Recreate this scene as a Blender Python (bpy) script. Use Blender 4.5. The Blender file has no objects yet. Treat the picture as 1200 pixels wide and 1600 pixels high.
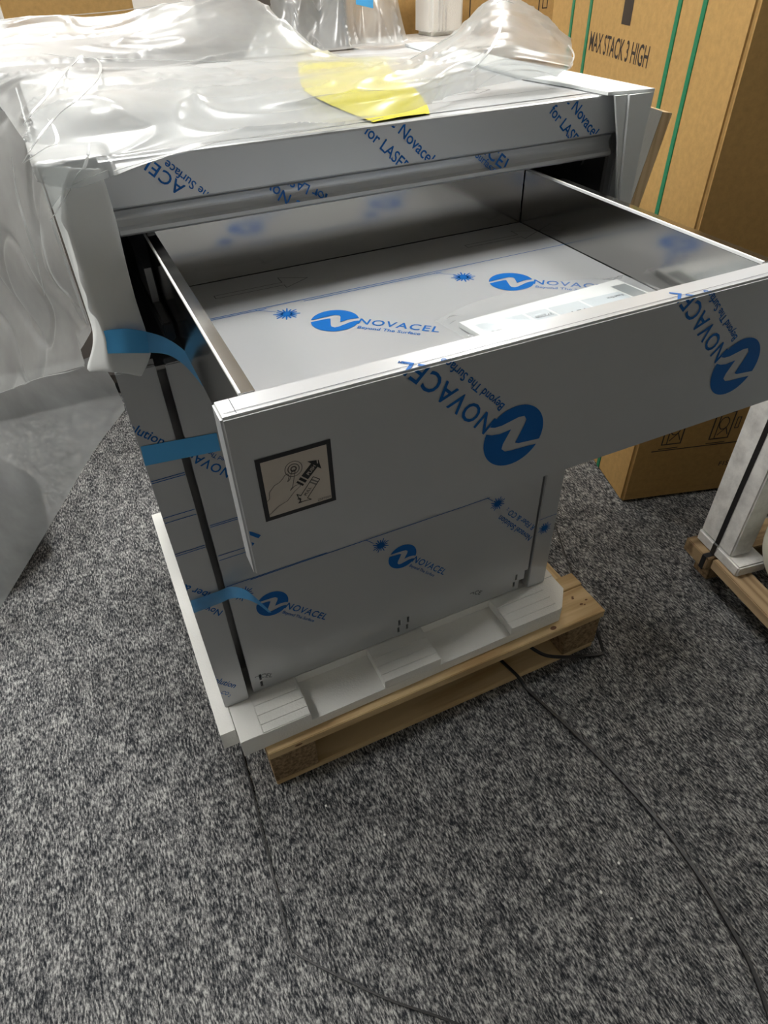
import bpy, bmesh, math, random
from mathutils import Vector, Matrix, noise

# ------------------------------------------------------------------ camera
scene = bpy.context.scene
col = scene.collection
cam_data = bpy.data.cameras.new('camera')
cam = bpy.data.objects.new('camera', cam_data)
col.objects.link(cam)
cam_data.lens = 23.214
cam_data.sensor_width = 36.0
cam_data.sensor_fit = 'AUTO'
cam_data.clip_start = 0.02
RIGHT = Vector((0.90430642, -0.42605451, -0.02659803))
DOWN = Vector((-0.2985252, -0.58662555, -0.75283011))
FWD = Vector((0.30514358, 0.68872928, -0.65767726))
cm = Matrix.Identity(4)
for i in range(3):
    cm[i][0] = RIGHT[i]; cm[i][1] = -DOWN[i]; cm[i][2] = -FWD[i]
cm[0][3], cm[1][3], cm[2][3] = 0.0, 0.0, 1.28
cam.matrix_world = cm
scene.camera = cam

# ------------------------------------------------------------------ world, exposure
world = bpy.data.worlds.new('world')
scene.world = world
world.use_nodes = True
world.node_tree.nodes['Background'].inputs[0].default_value = (0.9, 0.95, 1.0, 1)
world.node_tree.nodes['Background'].inputs[1].default_value = 0.25
vs = scene.view_settings
vs.view_transform = 'Standard'
vs.look = 'None'
vs.gamma = 1.0
vs.use_curve_mapping = False
vs.exposure = 0.66
scene.cycles.caustics_reflective = False
scene.cycles.caustics_refractive = False
scene.cycles.blur_glossy = 1.0
LAMP_STRENGTH = 22.0
# the room's ceiling panels: one even grid, all alike, above the frame
PANELS = [(x, y) for y in (1.25, 3.25) for x in (-1.9, 0.1, 2.1)]

# ------------------------------------------------------------------ materials
MATS = {}
def mat(name, color=(0.5, 0.5, 0.5), rough=0.5, metal=0.0, spec=0.5, emit=None):
    m = bpy.data.materials.new(name); m.use_nodes = True
    b = m.node_tree.nodes['Principled BSDF']
    b.inputs['Base Color'].default_value = (*color, 1)
    b.inputs['Roughness'].default_value = rough
    b.inputs['Metallic'].default_value = metal
    b.inputs['Specular IOR Level'].default_value = spec
    if emit:
        b.inputs['Emission Color'].default_value = (*color, 1)
        b.inputs['Emission Strength'].default_value = emit
    MATS[name] = m
    return m
def nd(m, t, **kw):
    n = m.node_tree.nodes.new(t)
    for k, v in kw.items(): setattr(n, k, v)
    return n
def lk(m, a, b): m.node_tree.links.new(a, b)
def bsdf(m): return m.node_tree.nodes['Principled BSDF']
def coords(m, scale=(1, 1, 1), out='Object'):
    tc = nd(m, 'ShaderNodeTexCoord'); mp = nd(m, 'ShaderNodeMapping')
    mp.inputs['Scale'].default_value = scale
    lk(m, tc.outputs[out], mp.inputs[0])
    return mp.outputs[0]
def noise_tex(m, vec, scale, detail=4, rough=0.6):
    n = nd(m, 'ShaderNodeTexNoise'); n.inputs['Scale'].default_value = scale
    n.inputs['Detail'].default_value = detail; n.inputs['Roughness'].default_value = rough
    lk(m, vec, n.inputs['Vector']); return n.outputs['Fac']
def ramp(m, fac, stops):
    r = nd(m, 'ShaderNodeValToRGB'); e = r.color_ramp.elements
    while len(e) < len(stops): e.new(0.5)
    for el, (p, c) in zip(e, stops): el.position = p; el.color = (*c, 1)
    lk(m, fac, r.inputs[0]); return r.outputs[0]
def bump(m, fac, strength, dist):
    b = nd(m, 'ShaderNodeBump'); b.inputs['Strength'].default_value = strength
    b.inputs['Distance'].default_value = dist
    lk(m, fac, b.inputs['Height']); lk(m, b.outputs[0], bsdf(m).inputs['Normal'])

# carpet
m = mat('carpet', rough=0.95, spec=0.15)
v = coords(m, (1.0, 0.27, 1.0))
n1 = noise_tex(m, v, 290, 3, 0.75)
n2 = noise_tex(m, coords(m, (1, 0.5, 1)), 38, 3, 0.6)
mx = nd(m, 'ShaderNodeMath', operation='MULTIPLY_ADD'); lk(m, n2, mx.inputs[0]); mx.inputs[1].default_value = 0.30
sb = nd(m, 'ShaderNodeMath', operation='SUBTRACT'); lk(m, n1, sb.inputs[0]); sb.inputs[1].default_value = 0.15
lk(m, sb.outputs[0], mx.inputs[2])
lk(m, ramp(m, mx.outputs[0], [(0.38, (0.016, 0.018, 0.022)), (0.46, (0.070, 0.073, 0.078)), (0.54, (0.20, 0.20, 0.20)), (0.65, (0.50, 0.50, 0.485))]), bsdf(m).inputs['Base Color'])
bump(m, n1, 0.8, 0.004)

# filmed stainless steel
def steel(name, base, rough, metal, smudge=0.06):
    m = mat(name, base, rough, metal)
    n = noise_tex(m, coords(m, (1, 1, 1)), 9, 5, 0.65)
    mr = nd(m, 'ShaderNodeMapRange'); lk(m, n, mr.inputs[0])
    mr.inputs[3].default_value = rough - smudge; mr.inputs[4].default_value = rough + smudge
    lk(m, mr.outputs[0], bsdf(m).inputs['Roughness'])
    return m
steel('filmed_steel', (0.52, 0.535, 0.55), 0.33, 0.36)
steel('bare_steel', (0.37, 0.36, 0.345), 0.14, 1.0, 0.05)
mat('black_rail', (0.02, 0.02, 0.02), 0.35)
steel('rail_metal', (0.36, 0.36, 0.36), 0.35, 0.8)
mat('print_blue', (0.0, 0.11, 0.40), 0.45, spec=0.3)
mat('print_black', (0.02, 0.02, 0.022), 0.4)
mat('print_outline', (0.05, 0.06, 0.075), 0.5)
mat('sticker_cream', (0.56, 0.51, 0.45), 0.45)
mat('print_grey', (0.18, 0.17, 0.16), 0.5)
mat('yellow_paper', (0.74, 0.66, 0.03), 0.5)
# foam
m = mat('polystyrene', (0.86, 0.86, 0.83), 0.75, spec=0.25)
vo = nd(m, 'ShaderNodeTexVoronoi'); vo.inputs['Scale'].default_value = 260
lk(m, coords(m), vo.inputs['Vector']); bump(m, vo.outputs['Distance'], 0.25, 0.002)
m = mat('polystyrene_old', (0.72, 0.71, 0.68), 0.7, spec=0.35)
n = noise_tex(m, coords(m), 22, 5, 0.6)
lk(m, ramp(m, n, [(0.3, (0.55, 0.545, 0.53)), (0.6, (0.80, 0.795, 0.77))]), bsdf(m).inputs['Base Color']); bump(m, n, 0.5, 0.006)
mat('foam_sheet', (0.80, 0.825, 0.825), 0.6, spec=0.3)
# wood
def wood(name, c0, c1, axis):
    m = mat(name, rough=0.7, spec=0.25)
    sc = [26, 26, 26]; sc[axis] = 1.6
    v = coords(m, tuple(sc))
    n = noise_tex(m, v, 1.5, 6, 0.62)
    w = nd(m, 'ShaderNodeTexWave'); w.inputs['Scale'].default_value = 0.55; w.inputs['Distortion'].default_value = 7
    w.inputs['Detail'].default_value = 3; lk(m, v, w.inputs['Vector'])
    a = nd(m, 'ShaderNodeMath', operation='MULTIPLY_ADD'); lk(m, w.outputs['Fac'], a.inputs[0]); a.inputs[1].default_value = 0.35; lk(m, n, a.inputs[2])
    lk(m, ramp(m, a.outputs[0], [(0.35, c0), (0.75, c1)]), bsdf(m).inputs['Base Color'])
    bump(m, n, 0.3, 0.003)
wood('pine_x', (0.42, 0.27, 0.12), (0.66, 0.49, 0.27), 0)
wood('pine_y', (0.42, 0.27, 0.12), (0.66, 0.49, 0.27), 1)
wood('pine_z', (0.50, 0.34, 0.17), (0.70, 0.53, 0.32), 2)
wood('old_pine_x', (0.13, 0.08, 0.04), (0.38, 0.27, 0.15), 0)
wood('old_pine_y', (0.26, 0.17, 0.09), (0.47, 0.34, 0.20), 1)
m = mat('chipboard_block', rough=0.85, spec=0.2)
lk(m, ramp(m, noise_tex(m, coords(m), 130, 4, 0.7), [(0.35, (0.13, 0.085, 0.045)), (0.62, (0.34, 0.235, 0.135))]), bsdf(m).inputs['Base Color'])
mat('knot', (0.16, 0.075, 0.03), 0.7)
# cardboard
def card(name, c):
    m = mat(name, c, 0.8, spec=0.2)
    n = noise_tex(m, coords(m, (1, 1, 1)), 60, 4, 0.7)
    lk(m, ramp(m, n, [(0.3, tuple(k * 0.86 for k in c)), (0.7, tuple(k * 1.08 for k in c))]), bsdf(m).inputs['Base Color'])
card('cardboard', (0.46, 0.285, 0.105))
card('cardboard_brown', (0.40, 0.25, 0.10))
mat('strap_green', (0.01, 0.19, 0.09), 0.4)
mat('carton_print', (0.035, 0.025, 0.018), 0.6)
mat('strap_black', (0.012, 0.012, 0.013), 0.45)
mat('tape_blue', (0.09, 0.46, 0.92), 0.4)
# translucent blue tape
def film(name, milk, tint, rough, gloss=1.0, transl=0.5, frost=0.0):
    m = bpy.data.materials.new(name); m.use_nodes = True; nt = m.node_tree
    nt.nodes.remove(nt.nodes['Principled BSDF']); out = nt.nodes['Material Output']
    tr = nd(m, 'ShaderNodeBsdfTransparent'); tr.inputs[0].default_value = (0.97, 0.98, 0.98, 1)
    di = nd(m, 'ShaderNodeBsdfDiffuse'); di.inputs[0].default_value = (*tint, 1)
    tl = nd(m, 'ShaderNodeBsdfTranslucent'); tl.inputs[0].default_value = (*tint, 1)
    md = nd(m, 'ShaderNodeMixShader'); md.inputs[0].default_value = transl
    lk(m, di.outputs[0], md.inputs[1]); lk(m, tl.outputs[0], md.inputs[2])
    if frost > 0:
        rf = nd(m, 'ShaderNodeBsdfRefraction'); rf.inputs['Roughness'].default_value = 0.55; rf.inputs['IOR'].default_value = 1.12
        fx = nd(m, 'ShaderNodeMixShader'); fx.inputs[0].default_value = frost
        lk(m, tr.outputs[0], fx.inputs[1]); lk(m, rf.outputs[0], fx.inputs[2]); tr = fx
    mm = nd(m, 'ShaderNodeMixShader')
    nf = noise_tex(m, coords(m), 7, 4, 0.6)
    mr = nd(m, 'ShaderNodeMapRange'); lk(m, nf, mr.inputs[0]); mr.inputs[1].default_value = 0.3; mr.inputs[2].default_value = 0.7
    mr.inputs[3].default_value = milk * 0.7; mr.inputs[4].default_value = min(1, milk * 1.3)
    lk(m, mr.outputs[0], mm.inputs[0]); lk(m, tr.outputs[0], mm.inputs[1]); lk(m, md.outputs[0], mm.inputs[2])
    gl = nd(m, 'ShaderNodeBsdfGlossy'); gl.inputs['Roughness'].default_value = rough
    lw_ = nd(m, 'ShaderNodeLayerWeight'); lw_.inputs[0].default_value = 0.5
    pw = nd(m, 'ShaderNodeMath', operation='POWER'); lk(m, lw_.outputs['Facing'], pw.inputs[0]); pw.inputs[1].default_value = 3.5
    ml = nd(m, 'ShaderNodeMath', operation='MULTIPLY_ADD'); lk(m, pw.outputs[0], ml.inputs[0]); ml.inputs[1].default_value = 0.7 * gloss; ml.inputs[2].default_value = 0.07 * gloss
    mg = nd(m, 'ShaderNodeMixShader'); lk(m, ml.outputs[0], mg.inputs[0]); lk(m, mm.outputs[0], mg.inputs[1]); lk(m, gl.outputs[0], mg.inputs[2])
    lk(m, mg.outputs[0], out.inputs[0]); MATS[name] = m
film('tape_blue_clear', 0.80, (0.14, 0.50, 0.95), 0.35, 0.35, 0.35)
film('plastic_film', 0.42, (0.62, 0.64, 0.64), 0.28, 0.75, 0.4)
film('plastic_sleeve', 0.14, (0.85, 0.87, 0.87), 0.15, 0.45, 0.4)
mat('paper', (0.83, 0.85, 0.85), 0.6)
mat('paper_blue', (0.60, 0.66, 0.70), 0.6)
mat('wall_paint', (0.62, 0.61, 0.58), 0.8)
mat('ceiling_paint', (0.78, 0.78, 0.76), 0.85)
mat('lamp_frame', (0.8, 0.8, 0.8), 0.5)
mat('taupe_metal', (0.12, 0.108, 0.10), 0.4, 0.3)
mat('black_plastic', (0.02, 0.022, 0.026), 0.45)
mat('cream_plastic', (0.66, 0.65, 0.54), 0.45)
mat('grey_panel', (0.28, 0.31, 0.32), 0.4)

# ------------------------------------------------------------------ helpers
def tag(o, label=None, cat=None, group=None, kind=None):
    if label: o['label'] = label
    if cat: o['category'] = cat
    if group: o['group'] = group
    if kind: o['kind'] = kind
    return o
def root_matrix(o):
    while o.parent: o = o.parent
    return o.matrix_basis.copy()
def thing(name, label, cat, loc=(0, 0, 0), rz=0.0, group=None):
    o = bpy.data.objects.new(name, None); col.objects.link(o)
    o.location = loc; o.rotation_euler = (0, 0, rz); o.empty_display_size = 0.05
    return tag(o, label, cat, group)
def link(name, me, material, parent=None, smooth=False):
    if material: me.materials.append(MATS[material])
    if smooth:
        for p in me.polygons: p.use_smooth = True
    o = bpy.data.objects.new(name, me); col.objects.link(o)
    if parent: o.parent = parent
    return o
def obj(name, bm, material, parent=None, smooth=False, local=False):
    """one mesh object; vertices are given in world space unless local"""
    if parent and not local:
        bm.transform(root_matrix(parent).inverted())
    me = bpy.data.meshes.new(name); bm.to_mesh(me); bm.free()
    return link(name, me, material, parent, smooth)
def bm_box(x0, x1, y0, y1, z0, z1, bev=0.0, seg=2, bm=None):
    b = bmesh.new()
    r = bmesh.ops.create_cube(b, size=1.0)
    for v in b.verts:
        v.co = Vector(((x0 + x1) / 2 + v.co.x * (x1 - x0), (y0 + y1) / 2 + v.co.y * (y1 - y0), (z0 + z1) / 2 + v.co.z * (z1 - z0)))
    if bev > 0: bmesh.ops.bevel(b, geom=b.edges[:], offset=bev, segments=seg, affect='EDGES')
    if bm is None: return b
    me = bpy.data.meshes.new('tmp'); b.to_mesh(me); b.free(); bm.from_mesh(me); bpy.data.meshes.remove(me)
    return bm
def box(name, x0, x1, y0, y1, z0, z1, material, parent=None, bev=0.0, local=False, seg=2):
    return obj(name, bm_box(x0, x1, y0, y1, z0, z1, bev, seg), material, parent, local=local)
def bm_prism(pts, axis, a, b_):
    """extrude the 2D outline pts along an axis ('x','y','z') from a to b"""
    b = bmesh.new()
    def co(p, t):
        return {'x': (t, p[0], p[1]), 'y': (p[0], t, p[1]), 'z': (p[0], p[1], t)}[axis]
    v0 = [b.verts.new(co(p, a)) for p in pts]; v1 = [b.verts.new(co(p, b_)) for p in pts]
    n = len(pts)
    b.faces.new(v0); b.faces.new(v1[::-1])
    for i in range(n): b.faces.new((v0[i], v0[(i + 1) % n], v1[(i + 1) % n], v1[i]))
    bmesh.ops.recalc_face_normals(b, faces=b.faces[:])
    return b
def catmull(P, n):
    out = []
    for i in range(len(P) - 1):
        p0 = P[max(i - 1, 0)]; p1 = P[i]; p2 = P[i + 1]; p3 = P[min(i + 2, len(P) - 1)]
        for k in range(n):
            t = k / n
            out.append(0.5 * ((2 * p1) + (p2 - p0) * t + (2 * p0 - 5 * p1 + 4 * p2 - p3) * t * t + (3 * p1 - p0 - 3 * p2 + p3) * t ** 3))
    out.append(P[-1].copy())
    return out
def sheet(name, ctrl, material, n, amp=0.0, freq=(10, 10, 10), thick=0.0, parent=None, seed=0.0, crease=1.0, zmin=None, m_=None, linear=False, lift=None, push=None):
    """smooth sheet through a grid of points, with crumple folds"""
    cur = (lambda P, k: [P[i].lerp(P[i + 1], t / k) for i in range(len(P) - 1) for t in range(k)] + [P[-1].copy()]) if linear else catmull
    rows = [cur([Vector(p) for p in r], n) for r in ctrl]
    cols = [catmull([r[i] for r in rows], m_ or n) for i in range(len(rows[0]))]
    W, H = len(cols), len(cols[0])
    b = bmesh.new()
    def P(i, j): return cols[i][j]
    grid = []
    for i in range(W):
        line = []
        for j in range(H):
            p = P(i, j)
            if amp > 0:
                du = P(min(i + 1, W - 1), j) - P(max(i - 1, 0), j); dv = P(i, min(j + 1, H - 1)) - P(i, max(j - 1, 0))
                nn = du.cross(dv)
                nn = nn.normalized() if nn.length > 1e-9 else Vector((0, 0, 1))
                q = Vector((p.x * freq[0], p.y * freq[1], p.z * freq[2])) + Vector((seed, seed * 1.7, 0))
                a = noise.noise(q * 0.55)
                k1 = max(0.0, 1.0 - abs(noise.noise(q + Vector((7, 3, 1)))) / 0.16)
                k2 = max(0.0, 1.0 - abs(noise.noise(Vector((q.y * 0.9, q.x * 1.4, q.z * 1.2)) + Vector((2, 9, 4)))) / 0.10)
                p = p + nn * amp * (1.1 * a + crease * (0.55 * k1 * k1 + 0.4 * k2 * k2))
            else: p = p.copy()
            if zmin is not None and p.z < zmin: p.z = zmin
            if lift: p.z = max(p.z, lift(p))
            if push: p = push(p)
            line.append(b.verts.new(p))
        grid.append(line)
    for i in range(W - 1):
        for j in range(H - 1):
            b.faces.new((grid[i][j], grid[i + 1][j], grid[i + 1][j + 1], grid[i][j + 1]))
    b.normal_update()
    if thick > 0: bmesh.ops.solidify(b, geom=b.faces[:], thickness=thick)
    bmesh.ops.recalc_face_normals(b, faces=b.faces[:])
    return obj(name, b, material, parent, smooth=True)
def ribbon(name, pts, width, thick, material, parent=None, n=10, side=None, taper=False, push=None):
    """flat strap along a path of world points"""
    P = catmull([Vector(p) for p in pts], n)
    if push: P = [push(p) for p in P]
    b = bmesh.new(); prev = None
    for i, p in enumerate(P):
        t = (P[min(i + 1, len(P) - 1)] - P[max(i - 1, 0)]).normalized()
        s = Vector(side) if side else t.cross(Vector((0, 0, 1)))
        s = (s - t * s.dot(t)).normalized(); u = s.cross(t).normalized()
        wd = width * (0.08 + 0.92 * math.sin(math.pi * i / (len(P) - 1)) ** 0.7) if taper else width
        ring = [b.verts.new(p + s * a * wd / 2 + u * c * thick / 2) for a, c in ((-1, -1), (1, -1), (1, 1), (-1, 1))]
        if prev:
            for k in range(4): b.faces.new((prev[k], prev[(k + 1) % 4], ring[(k + 1) % 4], ring[k]))
        else: b.faces.new(ring[::-1])
        prev = ring
    b.faces.new(prev)
    bmesh.ops.recalc_face_normals(b, faces=b.faces[:])
    return obj(name, b, material, parent, smooth=False)

# ---- flat print: built in the 2D coordinates of a face, clipped to it, laid on it
def place_print(name, b, plane, material, parent, clip=None, off=0.0004):
    """b holds 2D geometry (u,v,0); plane is (mapping function, unit normal)"""
    if clip:
        u0, u1, v0, v1 = clip
        for co, no in (((u0, 0, 0), (-1, 0, 0)), ((u1, 0, 0), (1, 0, 0)), ((0, v0, 0), (0, -1, 0)), ((0, v1, 0), (0, 1, 0))):
            bmesh.ops.bisect_plane(b, geom=b.verts[:] + b.edges[:] + b.faces[:], plane_co=co, plane_no=no, clear_outer=True)
    if not b.faces: b.free(); return None
    f, n = plane
    for v in b.verts: v.co = Vector(f(v.co.x, v.co.y)) + Vector(n) * off
    return obj(name, b, material, parent)
def bm_text(s, start, ang, length=None, size=None, tall=1.0, space=1.0, bold=0.012):
    c = bpy.data.curves.new('txt', 'FONT'); c.body = s; c.size = 1.0; c.space_character = space; c.resolution_u = 3; c.offset = bold
    o = bpy.data.objects.new('txt', c); col.objects.link(o)
    dg = bpy.context.evaluated_depsgraph_get(); me = bpy.data.meshes.new_from_object(o.evaluated_get(dg))
    b = bmesh.new(); b.from_mesh(me)
    bpy.data.objects.remove(o); bpy.data.curves.remove(c); bpy.data.meshes.remove(me)
    x0 = min(v.co.x for v in b.verts); x1 = max(v.co.x for v in b.verts)
    k = length / (x1 - x0) if length else size
    ca, sa = math.cos(ang), math.sin(ang)
    for v in b.verts:
        x = (v.co.x - x0) * k; y = v.co.y * k * tall
        v.co = Vector((start[0] + x * ca - y * sa, start[1] + x * sa + y * ca, 0))
    return b
def bm_poly(pts, b=None):
    b = b or bmesh.new()
    f = b.faces.new([b.verts.new((p[0], p[1], 0)) for p in pts])
    f.normal_update()
    bmesh.ops.triangulate(b, faces=[f], ngon_method='EAR_CLIP')
    return b
def bm_line(pts, w, b=None, closed=False):
    b = b or bmesh.new(); n = len(pts)
    rng = range(n if closed else n - 1)
    for i in rng:
        p = Vector((*pts[i], 0)); q = Vector((*pts[(i + 1) % n], 0)); t = (q - p).normalized(); s = Vector((-t.y, t.x, 0)) * w / 2; p = p - t * w * 0.3; q = q + t * w * 0.3
        b.faces.new([b.verts.new(c) for c in (p - s, q - s, q + s, p + s)])
    return b
def bm_place(b, c, ang, s=1.0):
    ca, sa = math.cos(ang) * s, math.sin(ang) * s
    for v in b.verts: v.co = Vector((c[0] + v.co.x * ca - v.co.y * sa, c[1] + v.co.x * sa + v.co.y * ca, 0))
    return b
def bm_emblem():
    U = [(-0.97, -0.22), (-0.62, 0.10), (-0.34, 0.36), (-0.16, 0.50), (0.02, 0.50), (0.12, 0.36), (0.27, -0.10), (0.50, 0.20), (0.72, 0.36), (0.90, 0.43)]
    L = [(-0.92, -0.39), (-0.60, -0.12), (-0.36, 0.08), (-0.24, 0.12), (-0.02, -0.44), (0.06, -0.58), (0.22, -0.62), (0.36, -0.50), (0.66, -0.02), (0.82, 0.14), (0.975, 0.22)]
    def arc(a0, a1, n=26): return [(math.cos(math.radians(a0 + (a1 - a0) * i / n)), math.sin(math.radians(a0 + (a1 - a0) * i / n))) for i in range(n + 1)]
    b = bm_poly(arc(25.5, 192.8) + U[1:-1])
    bm_poly(arc(203, 372.7) + L[::-1][1:-1], b)
    return b
def bm_burst(r):
    b = bmesh.new()
    bm_poly([(math.cos(i * math.tau / 14) * r * 0.42, math.sin(i * math.tau / 14) * r * 0.36) for i in range(14)], b)
    for i in range(16):
        a = i * math.tau / 16; rr = r * (1.0 if i % 2 else 0.82); w = 0.05 * r
        c, s = math.cos(a), math.sin(a)
        bm_poly([(c * r * 0.3 - s * w * 1.6, s * r * 0.3 + c * w * 1.6), (c * r * 0.3 + s * w * 1.6, s * r * 0.3 - c * w * 1.6), (c * rr + s * w, s * rr - c * w), (c * rr - s * w, s * rr + c * w)], b)
    return b
def logo(plane, parent, c, deg, s=1.0, clip=None, burst=True, word='NOVACEL', material='print_blue', tagline=True, fold=None, wide=1.0):
    a = math.radians(deg); ca, sa = math.cos(a), math.sin(a)
    def L(x, y): return (c[0] + (x * ca - y * sa) * s, c[1] + (x * sa + y * ca) * s)
    def put(name, mk):
        place_print(name, mk(), plane, material, parent, clip)
        if fold: place_print(name, mk(), fold[0], material, parent, fold[1])
    put('printed_emblem', lambda: bm_place(bm_emblem(), c, a, 0.0288 * s))
    put('printed_text', lambda: bm_text(word, L(0.0285, -0.0017), a, length=0.0985 * wide * s * (len(word) / 7), space=1.12))
    if tagline: put('printed_text', lambda: bm_text('Beyond The Surface', L(0.0322, -0.0135 * wide), a, length=0.0757 * s * (1 + (wide - 1) * 0.4)))
    if burst: put('printed_starburst', lambda: bm_place(bm_burst(0.0165), L(-0.0635, 0.003), a, s))
def text(plane, parent, s, start, deg, length, clip=None, material='print_blue', tall=1.0, space=1.0, fold=None):
    mk = lambda: bm_text(s, start, math.radians(deg), length=length, tall=tall, space=space)
    r = place_print('printed_text', mk(), plane, material, parent, clip)
    if fold: place_print('printed_text', mk(), fold[0], material, parent, fold[1])
    return r
def line(plane, parent, pts, w, clip=None, material='print_blue', closed=False, name='printed_line'):
    return place_print(name, bm_line(pts, w, closed=closed), plane, material, parent, clip)

# ---- shaped sheets: grids of points measured on the real things
TOP = [
  [(-0.007, 0.8, 1.119), (0.017, 0.745, 1.106), (0.092, 0.757, 1.117), (0.17, 0.765, 1.124), (0.245, 0.772, 1.122), (0.321, 0.785, 1.12), (0.403, 0.794, 1.124), (0.483, 0.846, 1.124), (0.582, 0.889, 1.124), (0.664, 0.878, 1.128)],
  [(-0.02, 0.917, 1.135), (0.011, 0.821, 1.13), (0.097, 0.8, 1.135), (0.185, 0.816, 1.135), (0.262, 0.818, 1.135), (0.339, 0.824, 1.135), (0.405, 0.798, 1.14), (0.49, 0.844, 1.14), (0.572, 0.862, 1.145), (0.666, 0.859, 1.135)],
  [(-0.038, 1.072, 1.15), (0.026, 0.899, 1.16), (0.1, 0.856, 1.16), (0.206, 0.899, 1.15), (0.281, 0.866, 1.15), (0.347, 0.84, 1.15), (0.436, 0.842, 1.15), (0.519, 0.871, 1.155), (0.576, 0.85, 1.165), (0.67, 0.843, 1.145)],
  [(-0.061, 1.3, 1.172), (0.045, 1.24, 1.165), (0.152, 1.2, 1.155), (0.254, 1.16, 1.149), (0.374, 1.14, 1.14), (0.48, 1.12, 1.135), (0.569, 1.1, 1.133), (0.631, 1.1, 1.157), (0.711, 1.08, 1.199), (0.836, 1.07, 1.138)],
  [(-0.084, 1.5, 1.191), (0.059, 1.44, 1.195), (0.175, 1.4, 1.199), (0.294, 1.36, 1.209), (0.395, 1.34, 1.205), (0.485, 1.3, 1.125), (0.64, 1.25, 1.116), (0.712, 1.22, 1.14), (0.796, 1.2, 1.181), (0.919, 1.18, 1.118)],
]
BACK = [
  [(0.366, 1.37, 1.116), (0.416, 1.36, 1.114), (0.47, 1.36, 1.109), (0.51, 1.37, 1.108), (0.551, 1.36, 1.104), (0.598, 1.38, 1.1), (0.635, 1.36, 1.098), (0.702, 1.37, 1.093)],
  [(0.404, 1.42, 1.146), (0.449, 1.43, 1.143), (0.478, 1.4, 1.143), (0.533, 1.43, 1.142), (0.566, 1.4, 1.14), (0.628, 1.44, 1.136), (0.65, 1.4, 1.136), (0.714, 1.43, 1.131)],
  [(0.45, 1.45, 1.188), (0.483, 1.46, 1.186), (0.504, 1.43, 1.187), (0.556, 1.47, 1.184), (0.582, 1.43, 1.186), (0.646, 1.48, 1.181), (0.662, 1.43, 1.183), (0.715, 1.46, 1.18)],
  [(0.487, 1.47, 1.236), (0.518, 1.49, 1.234), (0.526, 1.45, 1.235), (0.575, 1.49, 1.232), (0.595, 1.45, 1.232), (0.658, 1.5, 1.229), (0.668, 1.45, 1.23), (0.716, 1.48, 1.227)],
]
SIDE = [
  [(-0.137, 1.25, 1.159), (-0.054, 1.05, 1.148), (-0.016, 0.93, 1.136), (0.01, 0.86, 1.129), (0.025, 0.8, 1.121), (0.028, 0.755, 1.112)],
  [(-0.188, 1.25, 1.046), (-0.097, 1.1, 1.058), (-0.052, 0.98, 1.063), (-0.025, 0.9, 1.064), (-0.006, 0.82, 1.072), (0.003, 0.765, 1.075)],
  [(-0.241, 1.25, 0.927), (-0.141, 1.12, 0.95), (-0.086, 1.02, 0.968), (-0.05, 0.92, 0.985), (-0.023, 0.84, 1.003), (-0.004, 0.775, 1.018)],
  [(-0.284, 1.25, 0.832), (-0.181, 1.15, 0.85), (-0.11, 1.04, 0.879), (-0.063, 0.95, 0.907), (-0.027, 0.86, 0.934), (-0.002, 0.785, 0.958)],
  [(-0.365, 1.3, 0.658), (-0.259, 1.2, 0.683), (-0.165, 1.06, 0.766), (-0.1, 0.95, 0.826), (-0.051, 0.86, 0.87), (-0.024, 0.79, 0.904)],
]
LOW = [
  [(-0.36, 1.36, 0.678), (-0.252, 1.28, 0.703), (-0.163, 1.15, 0.75), (-0.095, 1.04, 0.798), (-0.044, 0.95, 0.839), (-0.017, 0.88, 0.87), (-0.006, 0.86, 0.839)],
  [(-0.435, 1.38, 0.513), (-0.317, 1.32, 0.544), (-0.213, 1.2, 0.615), (-0.129, 1.1, 0.688), (-0.072, 1.03, 0.741), (-0.032, 0.97, 0.784), (-0.005, 0.92, 0.789)],
  [(-0.567, 1.4, 0.222), (-0.41, 1.33, 0.315), (-0.292, 1.24, 0.43), (-0.19, 1.16, 0.546), (-0.112, 1.1, 0.63), (-0.052, 1.04, 0.699), (-0.003, 0.98, 0.74)],
  [(-0.761, 1.36, -0.217), (-0.549, 1.32, -0.026), (-0.391, 1.26, 0.167), (-0.245, 1.2, 0.358), (-0.141, 1.15, 0.501), (-0.071, 1.1, 0.603), (-0.003, 1.02, 0.706)],
]
WRAPL = [
  [(0.006, 0.8, 1.14), (0.021, 0.752, 1.121), (0.044, 0.756, 1.117)],
  [(0.002, 0.8, 1.114), (0.004, 0.748, 1.096), (0.046, 0.752, 1.102)],
  [(-0.003, 0.79, 1.076), (0.002, 0.742, 1.074), (0.046, 0.748, 1.068)],
  [(-0.005, 0.79, 1.03), (0.001, 0.738, 1.034), (0.044, 0.744, 1.03)],
  [(-0.005, 0.785, 0.99), (0.001, 0.733, 0.995), (0.043, 0.74, 0.99)],
  [(-0.008, 0.78, 0.947), (0.002, 0.73, 0.962), (0.044, 0.735, 0.953)],
  [(-0.024, 0.765, 0.916), (-0.002, 0.732, 0.931), (0.042, 0.735, 0.93)],
  [(-0.02, 0.762, 0.913), (0.001, 0.735, 0.918), (0.026, 0.737, 0.906)],
]
TAPE1 = [
  [(0.002, 0.733, 0.969), (0.024, 0.726, 0.969), (0.044, 0.728, 0.96), (0.064, 0.722, 0.949), (0.08, 0.712, 0.931), (0.087, 0.705, 0.9)],
  [(-0.001, 0.733, 0.943), (0.02, 0.725, 0.942), (0.041, 0.727, 0.936), (0.06, 0.721, 0.931), (0.074, 0.712, 0.918), (0.088, 0.705, 0.89)],
]
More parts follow.
